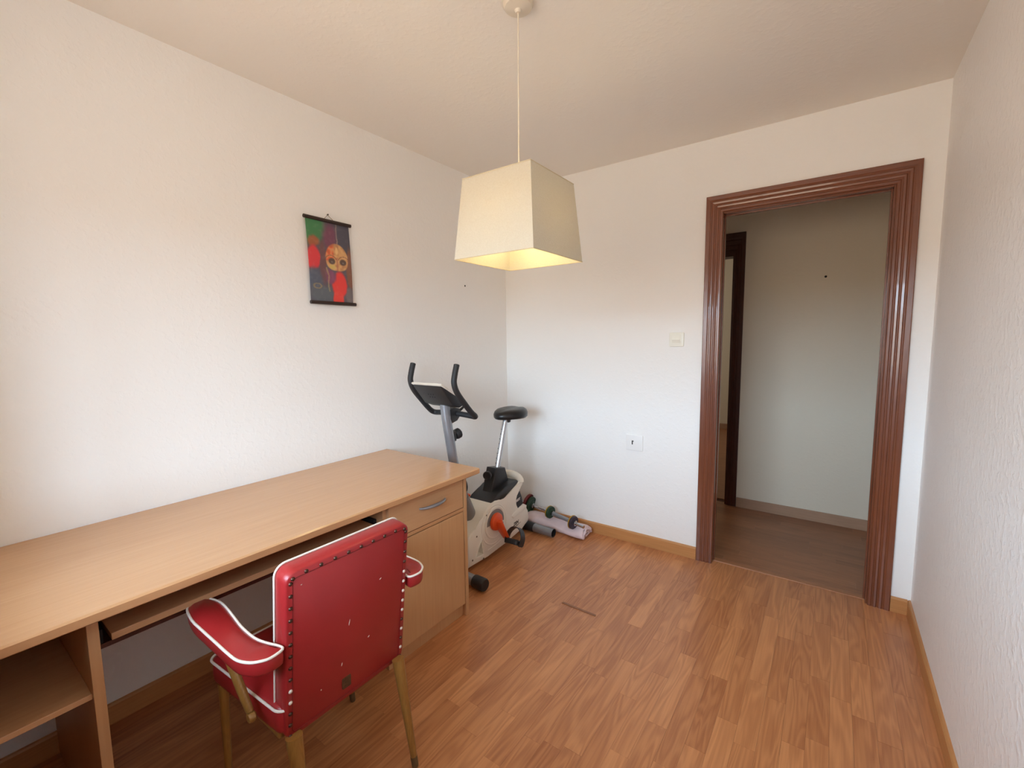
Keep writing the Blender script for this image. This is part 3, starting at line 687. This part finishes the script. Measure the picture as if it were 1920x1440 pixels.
def pedal(c, s):
    """c: inner axle end, s: direction away from the bike"""
    c = Vector(c)
    pd = eb('pedal', prism(rrect(-.043, .043, -.048, .048, .014, 3), -.015, .013, 'z', bev=.005), M_black)
    mt = Matrix.Translation(c + Vector((s * .055, 0, 0))) @ Matrix.Rotation(math.radians(-28), 4, 'X')
    pd.data.transform(Matrix.Translation(bk_.location) .inverted() @ mt @ Matrix.Translation(bk_.location))
    R4 = mt
    loop = [R4 @ Vector(p) for p in ((-.048, -.012, -.016), (-.054, -.012, .010), (-.050, -.014, .045), (-.028, -.016, .076), (.0, -.017, .084), (.028, -.016, .076), (.050, -.014, .045), (.054, -.012, .010), (.048, -.012, -.016))]
    bm = bmesh.new(); fr = catmull(loop, 4); yv = (R4.to_3x3() @ Vector((0, 1, 0))); 
    prev = None
    cen = R4 @ Vector((0, -.012, .02))
    for p in fr:
        outw = (p - cen); outw = (outw - yv * outw.dot(yv)).normalized()
        ring = [bm.verts.new(p + yv * a + outw * b_) for a, b_ in ((-.024, 0), (.024, 0), (.024, .005), (-.024, .005))]
        if prev:
            for j in range(4): bm.faces.new((prev[j], prev[(j + 1) % 4], ring[(j + 1) % 4], ring[j]))
        else: bm.faces.new(ring)
        prev = ring
    bm.faces.new(prev[::-1])
    eb('pedal_strap', bm, M_black, pd)
    eb('axle', TU([c - Vector((s * .012, 0, 0)), c + Vector((s * .012, 0, 0))], .008, n=12), M_chrome, pd)
    for q in (-.030, .030):
        eb('tread', TU([R4 @ Vector((-.038, q, .012)), R4 @ Vector((.038, q, .012))], .004, n=6), M_black, pd)
pedal((.447, 2.152, .105), 1)
pedal((.145, 2.096, .362), -1)

# ------------------------------------------------------------------ dumbbells, towel, damaged floor joint
def plate(name, c, ax, rr, th, m, rim, parent, rim_m=None):
    o = obj(name, lathe([(.013, -th / 2), (rr * .45, -th / 2), (rr * .5, -th / 2 + .002), (rr * .8, -th / 2 + .002), (rr * .85, -th / 2), (rr - .003, -th / 2), (rr, -th / 2 + .003), (rr, th / 2 - .003), (rr - .003, th / 2), (rr * .85, th / 2), (rr * .8, th / 2 - .002), (rr * .5, th / 2 - .002), (rr * .45, th / 2), (.013, th / 2)], c, ax, n=28), m, parent, smooth=True)
    if rim: obj('rim', lathe([(rr - .001, -th / 2 - .0015), (rr + .002, -th / 2), (rr + .002, -th / 2 + .006), (rr - .001, -th / 2 + .0065)], c, ax, n=28), rim_m, o, smooth=True)
    return o
a0 = Vector((.352, 2.672, .128)); a1 = Vector((.752, 2.590, .104)); ax = (a1 - a0).normalized(); Ln = (a1 - a0).length
dbA = thing('dumbbell', 'chrome dumbbell with yellow-edged green and dark plates lying on the towel', 'dumbbell', tuple((a0 + a1) / 2))
bar = obj('bar', TU([a0, a1], .011, n=16), M_chrome, dbA, smooth=True)
obj('grip', lathe([(.0115, 0), (.014, .003), (.0145, .03), (.0145, .12), (.014, .142), (.0115, .145)], a0 + ax * .135, ax, n=18), M_silver, dbA, smooth=True)
plate('plate', a0 + ax * .108, ax, .043, .022, M_plate, True, dbA, M_yellow); plate('plate', a0 + ax * .318, ax, .045, .020, M_platedk, True, dbA, M_yellow)
for t in (.128, .300): obj('collar_nut', lathe([(.011, 0), (.017, .001), (.018, .004), (.018, .009), (.011, .010)], a0 + ax * (t - (.0 if t < .2 else .004)), ax, n=6), M_chrome, dbA)
obj('collar_nut', lathe([(.011, 0), (.020, .001), (.020, .008), (.011, .010)], a0 + ax * .332, ax, n=8), M_chrome, dbA)
g0 = Vector((.05, 2.715, .140)); g1 = Vector((.335, 2.728, .092)); gx = (g1 - g0).normalized()
dbB = thing('dumbbell', 'dumbbell with big dark red and green plates against the corner behind the bike', 'dumbbell', tuple((g0 + g1) / 2))
obj('bar', TU([g0, g1], .010, n=16), M_chrome, dbB, smooth=True)
LB = (g1 - g0).length
plate('plate', g0 + gx * (LB - .118), gx, .074, .020, M_platered, False, dbB); plate('plate', g0 + gx * (LB - .094), gx, .061, .022, M_plate, False, dbB)
plate('plate', g0 + gx * .055, gx, .060, .018, M_platered, False, dbB)
obj('collar_nut', lathe([(.010, 0), (.019, .001), (.019, .010), (.010, .012)], g0 + gx * (LB - .082), gx, n=8), M_chrome, dbB)
# towel roll: flattened roll with spiral end
tw = thing('towel', 'rolled pale pink towel lying on the floor under the small dumbbell', 'towel', (.5, 2.66, 0))
def towel_c(x_): return Vector((x_, 2.688 - .05 * (x_ - .25), .0))
bm = bmesh.new(); R = []; nseg = 26; nr = 28
for i in range(nseg + 1):
    t = i / nseg; x_ = .255 + .478 * t; c = towel_c(x_)
    ry = .066 + .006 * math.sin(9 * t) + .006 * t; rz = .041 + .003 * math.sin(6 * t + 1)
    if i == 0 or i == nseg: ry *= .93; rz *= .93
    ring = []
    for j in range(nr):
        a = 2 * math.pi * j / nr; bump_ = 1 + .05 * math.sin(3 * a + 5 * t) + .03 * math.sin(5 * a - 11 * t)
        yv = ry * math.cos(a) * bump_; zv = rz * math.sin(a) * bump_
        if zv < -rz * .75: zv = -rz * .75
        ring.append(bm.verts.new((x_ + .010 * math.sin(2 * a + 1) * (1 if i == nseg else .2), c.y + yv, rz * .76 + zv + .001)))
    R.append(ring)
for A, B2 in zip(R, R[1:]):
    for j in range(nr): bm.faces.new((A[j], A[(j + 1) % nr], B2[(j + 1) % nr], B2[j]))
# sunk, slightly conical ends
for ring, s in ((R[0], -1), (R[-1], 1)):
    cx_ = sum((v.co for v in ring), Vector()) / nr
    inner = [bm.verts.new(cx_.lerp(v.co, .86) + Vector((s * .004, 0, 0))) for v in ring]
    inn2 = [bm.verts.new(cx_.lerp(v.co, .70) - Vector((s * .010, 0, 0))) for v in ring]
    for a_, b_ in ((ring, inner), (inner, inn2)):
        for j in range(nr): bm.faces.new((a_[j], a_[(j + 1) % nr], b_[(j + 1) % nr], b_[j]))
    bm.faces.new(inn2)
obj('roll', bm, M_towel, tw, smooth=True, sharp=70)
sp3 = []; cE = towel_c(.733)
for i in range(44):
    a = i / 43 * 4.4 * math.pi; k_ = .012 + .040 * i / 43
    sp3.append((.728 + .012 * (1 - i / 43), cE.y + k_ * 1.15 * math.cos(a), .033 + k_ * .58 * math.sin(a)))
obj('rolled_edge', TU(sp3, .0045, n=8), M_towel, tw, smooth=True)
fold = catmull([(.735, cE.y - .062, .012), (.742, cE.y - .040, .05), (.738, cE.y - .01, .064), (.744, cE.y + .03, .052), (.738, cE.y + .062, .022)], 5)
obj('loose_fold', TU(fold, [.006 + .004 * math.sin(i * .9) ** 2 for i in range(len(fold))], n=10), M_towel, tw, smooth=True)

tag(obj('joint_damage', prism([(.972, 1.902), (.975, 1.916), (1.160, 1.910), (1.163, 1.897)], .0003, .003, 'z', bev=.0008), M_strip), 'short dark brown damaged end joint in the open laminate floor', 'floor damage')  # damage at a laminate end joint, built as a thin strip

# ------------------------------------------------------------------ pendant lamp
LX, LY = 1.147, 1.300; LZ0, LZ1, LB0, LB1 = 1.625, 1.888, .159, .136
pe = thing('pendant_lamp', 'square cream fabric pendant lamp hanging lit from the ceiling', 'lamp', (LX, LY, LZ0))
m = bpy.data.materials.new('shade_fabric'); m.use_nodes = True; t = m.node_tree
for n_ in list(t.nodes): t.nodes.remove(n_)
out = t.nodes.new('ShaderNodeOutputMaterial'); df = t.nodes.new('ShaderNodeBsdfDiffuse'); tr = t.nodes.new('ShaderNodeBsdfTranslucent'); mxs = t.nodes.new('ShaderNodeMixShader')
co = t.nodes.new('ShaderNodeTexCoord'); nz = t.nodes.new('ShaderNodeTexNoise'); nz.inputs['Scale'].default_value = 260; t.links.new(co.outputs['Object'], nz.inputs[0])
mrr = t.nodes.new('ShaderNodeMix'); mrr.data_type = 'RGBA'; mrr.inputs[6].default_value = srgb(212, 204, 184); mrr.inputs[7].default_value = srgb(226, 220, 204); t.links.new(nz.outputs[0], mrr.inputs[0])
t.links.new(mrr.outputs[2], df.inputs[0]); t.links.new(mrr.outputs[2], tr.inputs[0])
bpn = t.nodes.new('ShaderNodeBump'); bpn.inputs['Distance'].default_value = .0008; t.links.new(nz.outputs[0], bpn.inputs['Height']); t.links.new(bpn.outputs[0], df.inputs['Normal'])
mxs.inputs[0].default_value = .22; t.links.new(df.outputs[0], mxs.inputs[1]); t.links.new(tr.outputs[0], mxs.inputs[2]); t.links.new(mxs.outputs[0], out.inputs[0])
M_shade = m
def sq(bm, h, z): return [bm.verts.new((LX + a * h, LY + b_ * h, z)) for a, b_ in ((-1, -1), (1, -1), (1, 1), (-1, 1))]
bm = bmesh.new(); th = .0012
A = sq(bm, LB0, LZ0); B2 = sq(bm, LB1, LZ1); Ai = sq(bm, LB0 - th, LZ0); Bi = sq(bm, LB1 - th, LZ1)
for j in range(4):
    k = (j + 1) % 4
    for q in ((A[j], A[k], B2[k], B2[j]), (Ai[k], Ai[j], Bi[j], Bi[k]), (A[k], A[j], Ai[j], Ai[k]), (B2[j], B2[k], Bi[k], Bi[j])): bm.faces.new(q)
sh = obj('shade', bm, M_shade, pe)
M_hem = mat('shade_hem', srgb(206, 192, 160), .8, noise=(60, .05, (1, 1, 1)))
for h, z in ((LB0, LZ0), (LB1, LZ1)):
    bm = bmesh.new(); c4 = [Vector((LX + a * h, LY + b_ * h, z)) for a, b_ in ((-1, -1), (1, -1), (1, 1), (-1, 1))]
    for j in range(4): tube(bm, [c4[j], c4[(j + 1) % 4]], .0016, n=6)
    obj('hem', bm, M_hem, sh)
bm = bmesh.new()
for a, b_ in ((-1, -1), (1, -1), (1, 1), (-1, 1)): tube(bm, [(LX + a * (LB1 - .004), LY + b_ * (LB1 - .004), LZ1 - .004), (LX + a * .018, LY + b_ * .018, LZ1 - .045)], .0018, n=6)
tube(bm, [(LX + .024 * math.cos(i * math.pi / 8), LY + .024 * math.sin(i * math.pi / 8), LZ1 - .046) for i in range(16)], .002, n=6, closed=True)
obj('spider', bm, M_lampcord, pe)
obj('socket', lathe([(0, .075), (.008, .074), (.012, .06), (.020, .05), (.021, .0), (.018, -.012), (0, -.012)], (LX, LY, LZ1 - .07), (0, 0, 1), n=20), M_lampcord, pe, smooth=True)
M_bulb = bpy.data.materials.new('lit_bulb'); M_bulb.use_nodes = True; b = M_bulb.node_tree.nodes['Principled BSDF']
b.inputs['Emission Color'].default_value = (1.0, .80, .42, 1); b.inputs['Emission Strength'].default_value = 56; b.inputs['Base Color'].default_value = (1, .95, .85, 1)
obj('bulb', lathe([(.013, .05), (.016, .035), (.027, .015), (.030, 0), (.027, -.016), (.016, -.027), (0, -.030)], (LX, LY, LZ1 - .135), (0, 0, 1), n=20), M_bulb, pe, smooth=True)
obj('cord', TU([(LX + .006, LY - .004, 2.432), (LX + .003, LY - .002, 2.2), (LX, LY, 2.0), (LX, LY, LZ1 + .004)], .0026, n=8), M_lampcord, pe, smooth=True)
obj('ceiling_rose', lathe([(0, .0), (.050, .0), (.050, -.010), (.044, -.020), (.012, -.026), (.008, -.034), (0, -.034)], (LX + .006, LY - .004, H), (0, 0, 1), n=28), M_lampcord, pe, smooth=True)

# ------------------------------------------------------------------ painted wall hanging
wh = thing('wall_hanging', 'small painted scroll of a masked face hung on the left wall', 'wall hanging', (.01, 1.30, 1.74))
PY0, PY1 = 1.184, 1.414; PZ1, PZ0 = 1.932, 1.545; NU, NV = 96, 160
def lerp3(a, b_, t): return [a[i] + (b_[i] - a[i]) * t for i in range(3)]
def sst(a, b_, x_):
    t = min(1, max(0, (x_ - a) / (b_ - a))); return t * t * (3 - 2 * t)
def ell(u_, v_, cu, cv, ru, rv): return math.hypot((u_ - cu) / ru, (v_ - cv) / rv)
pn = random.Random(3); grid = [[pn.random() for _ in range(40)] for _ in range(60)]
def vn(a, b_):
    i, j = int(a) % 39, int(b_) % 59; fa, fb = a - int(a), b_ - int(b_)
    return (grid[j][i] * (1 - fa) + grid[j][i + 1] * fa) * (1 - fb) + (grid[j + 1][i] * (1 - fa) + grid[j + 1][i + 1] * fa) * fb
def paint(u_, v_):
    """u: 0 left to 1 right, v: 0 top to 1 bottom"""
    n1 = vn(u_ * 7 + 3, v_ * 9 + 2) - .5; n2 = vn(u_ * 19 + 1, v_ * 34 + 5) - .5
    uu, vv = u_ + .05 * n1 + .015 * n2, v_ + .04 * n1 + .012 * n2
    c = [70, 70, 82]
    c = lerp3(c, (46, 116, 66), 1 - sst(.6, 1.15, ell(uu, vv, .05, .08, .42, .22)))
    c = lerp3(c, (104, 54, 78), 1 - sst(.5, 1.1, ell(uu, vv, .52, .18, .20, .22)))
    c = lerp3(c, (60, 62, 78), 1 - sst(.6, 1.1, ell(uu, vv, .88, .18, .24, .26)))
    c = lerp3(c, (150, 78, 44), 1 - sst(.6, 1.1, ell(uu, vv, .13, .26, .16, .08)))
    c = lerp3(c, (214, 42, 50), 1 - sst(.7, 1.05, ell(uu, vv, .10, .46, .20, .17)))
    c = lerp3(c, (96, 62, 66), 1 - sst(.7, 1.1, ell(uu, vv, .33, .50, .09, .30)))
    c = lerp3(c, (66, 78, 98), 1 - sst(.6, 1.1, ell(uu, vv, .10, .72, .22, .16)))
    c = lerp3(c, (76, 86, 96), 1 - sst(.6, 1.1, ell(uu, vv, .28, .90, .34, .12)))
    c = lerp3(c, (120, 74, 56), 1 - sst(.7, 1.1, ell(uu, vv, .96, .55, .09, .30)))
    c = lerp3(c, (98, 92, 96), 1 - sst(.7, 1.1, ell(uu, vv, .93, .90, .10, .12)))
    c = lerp3(c, (224, 44, 40), 1 - sst(.75, 1.02, ell(uu, vv, .70, .78, .20, .20)))
    c = lerp3(c, (228, 50, 42), 1 - sst(.8, 1.02, ell(uu, vv, .66, .96, .15, .12)))
    c = lerp3(c, (118, 56, 92), 1 - sst(.6, 1.05, ell(uu, vv, .49, .68, .14, .11)))
    # string above and pale strokes
    if abs(uu - .68) < .012 and v_ < .30: c = lerp3(c, (176, 150, 138), .6)
    if abs(uu - (.42 + .08 * (v_ - .6))) < .018 and .56 < v_ < .86: c = lerp3(c, (176, 152, 96), .6)
    if ell(u_, v_, .17, .80, .10, .035) < 1.05 and ell(u_, v_, .17, .80, .10, .035) > .65: c = lerp3(c, (196, 160, 84), .45)
    # mask
    me_ = ell(u_, v_, .655, .44, .275, .195)
    if v_ > .44: me_ = (abs((u_ - .655) / .27) ** 2.8 + abs((v_ - .44) / .155) ** 2.8) ** (1 / 2.8)
    mk = 1 - sst(.92, 1.02, me_)
    if mk > 0:
        q = [206, 150, 92]; q = lerp3(q, (222, 84, 40), 1 - sst(-.02, .06, u_ - .56 + .1 * (v_ - .4))) if v_ < .47 else q
        q = lerp3(q, (222, 172, 108), max(0, n2 * 1.6)); q = lerp3(q, (150, 92, 60), max(0, -n2 * 1.4))
        q = lerp3(q, (206, 176, 92), 1 - sst(.6, 1.0, ell(u_, v_, .54, .545, .10, .035)))
        q = lerp3(q, (230, 186, 120), 1 - sst(.6, 1.0, ell(u_, v_, .66, .34, .04, .06)))
        for cu in (.535, .80):
            d_ = ell(u_, v_, cu, .475, .085, .042)
            q = lerp3(q, (76, 58, 50), 1 - sst(.75, 1.1, d_)); q = lerp3(q, (110, 108, 104), 1 - sst(.2, .5, ell(u_, v_, cu, .482, .06, .022)))
            d3 = ell(u_, v_, cu + (.02 if cu > .6 else -.02), .46, .13, .058)
            if .88 < d3 < 1.05 and v_ < .455: q = lerp3(q, (120, 66, 40), .8)
        if abs(u_ - .665) < .02 and v_ > .42: q = lerp3(q, (176, 104, 72), .8)
        c = lerp3(c, q, mk)
    c = lerp3(c, (230, 205, 190), .15 + max(0, n2) * .16)  # pale haze over the whole picture: reflective sheen mixed into the colour
    return srgb(*[min(255, max(0, x_)) for x_ in c])
me = bpy.data.meshes.new('canvas'); vs = []; fs = []
for j in range(NV + 1):
    for i in range(NU + 1):
        u_, v_ = i / NU, j / NV
        vs.append((.012 + .004 * math.sin(math.pi * v_) + .0015 * math.sin(6 * u_ + 2 * v_) - .010, PY0 + (PY1 - PY0) * u_ + .006 * v_ - 1.30, PZ1 + (PZ0 - PZ1) * v_ + .0 - 1.74))
for j in range(NV):
    for i in range(NU): a = j * (NU + 1) + i; fs.append((a, a + 1, a + NU + 2, a + NU + 1))
me.from_pydata(vs, [], fs); ca = me.color_attributes.new('paint', 'FLOAT_COLOR', 'POINT')
flat = []
for j in range(NV + 1):
    for i in range(NU + 1): flat.extend(paint(i / NU, j / NV))
ca.data.foreach_set('color', flat)
M_paint = bpy.data.materials.new('painted_cloth'); M_paint.use_nodes = True; t = M_paint.node_tree; b = t.nodes['Principled BSDF']; b.inputs['Roughness'].default_value = .75
an = t.nodes.new('ShaderNodeAttribute'); an.attribute_name = 'paint'; t.links.new(an.outputs['Color'], b.inputs['Base Color'])
tcn = t.nodes.new('ShaderNodeTexCoord'); nz = t.nodes.new('ShaderNodeTexNoise'); nz.inputs['Scale'].default_value = 700; t.links.new(tcn.outputs['Object'], nz.inputs[0])
bpn = t.nodes.new('ShaderNodeBump'); bpn.inputs['Distance'].default_value = .0005; bpn.inputs['Strength'].default_value = .4; t.links.new(nz.outputs[0], bpn.inputs['Height']); t.links.new(bpn.outputs[0], b.inputs['Normal'])
cv = link('canvas', me, M_paint, wh, smooth=True)
md = cv.modifiers.new('thickness', 'SOLIDIFY'); md.thickness = .0012; md.offset = 0
obj('rod', TU([(.018, PY0 - .011, PZ1 + .006), (.018, PY1 + .008, PZ1 + .004)], [.0085, .0085], n=14), M_rod, wh, smooth=True)
obj('rod', TU([(.018, PY0 + .002, PZ0 - .002), (.018, PY1 + .018, PZ0 - .002)], [.0085, .0085], n=14), M_rod, wh, smooth=True)
obj('cord', TU([(.016, 1.275, 1.941), (.008, 1.304, 1.968), (.016, 1.335, 1.939)], .0013, n=6), M_string, wh, smooth=True)
nl = obj('nail', TU([(-.004, 1.304, 1.970), (.010, 1.304, 1.970), (.0101, 1.304, 1.970), (.012, 1.304, 1.970)], [.0012, .0012, .0035, .0035], n=10), M_rod)
tag(nl, 'small dark nail holding the string of the painted scroll', 'nail')

# ------------------------------------------------------------------ switch, wall plate, nail holes
sw = thing('light_switch', 'ivory rocker light switch on the back wall left of the doorway', 'light switch', (1.274, D, 1.340))
pl_ = obj('cover_plate', prism(rrect(1.232, 1.317, 1.298, 1.383, .006, 3), D - .009, D, 'y', bev=.003), M_switch, sw, smooth=True)
obj('rocker_frame', prism(rrect(1.246, 1.303, 1.312, 1.369, .004, 2), D - .011, D - .008, 'y', bev=.001), M_switch, sw)
rk = bmesh.new(); 
for v in ((1.250, D - .010, 1.316), (1.299, D - .010, 1.316), (1.299, D - .016, 1.340), (1.250, D - .016, 1.340), (1.250, D - .0115, 1.365), (1.299, D - .0115, 1.365), (1.250, D - .010, 1.365), (1.299, D - .010, 1.365)): rk.verts.new(v)
rk.verts.ensure_lookup_table(); V_ = rk.verts
for q in ((0, 1, 2, 3), (3, 2, 5, 4), (4, 5, 7, 6), (0, 3, 4, 6), (1, 7, 5, 2), (0, 6, 7, 1)): rk.faces.new([V_[i] for i in q])
obj('rocker', rk, M_switch, sw)
so_ = thing('wall_plate', 'white blank wall plate with one small slot, low on the back wall', 'wall plate', (1.022, D, .676))
obj('cover_plate', prism(rrect(.966, 1.080, .624, .728, .006, 3), D - .008, D, 'y', bev=.003), M_socket, so_, smooth=True)
obj('slot', B(1.007, 1.014, D - .0086, D - .0075, .664, .690), M_hole, so_)
obj('slot_tab', B(1.014, 1.020, D - .0090, D - .0078, .682, .690), M_grey, so_)
tag(obj('wall_plug', lathe([(0, .002), (.004, .002), (.006, 0), (.006, -.01)], (0, 2.307, 1.717), (1, 0, 0), n=12), M_hole), 'tiny dark plug hole on the left wall below the lamp', 'wall plug')
tag(obj('wall_plug', lathe([(0, .003), (.006, .002), (.008, 0), (.008, -.01)], (1.975, HY, 1.762), (0, -1, 0), n=12), M_hole), 'tiny dark plug in the hall wall seen through the doorway', 'wall plug')
# small shelf with an ornament in the far room
tag(obj('wall_shelf', prism([(0.93, 1.60), (.93, 1.63), (1.24, 1.63), (1.24, 1.60), (1.16, 1.52), (1.14, 1.60)], FR - .14, FR, 'y', bev=.004), M_rod), 'dark little wall shelf in the room beyond the hall doorway', 'shelf')
tag(obj('vase', lathe([(0, 0), (.030, 0), (.042, .03), (.036, .08), (.018, .12), (.022, .15), (0, .15)], (1.02, FR - .07, 1.631), (0, 0, 1), n=18), M_hall, smooth=True), 'pale small vase on the dark wall shelf beyond the hall', 'vase')
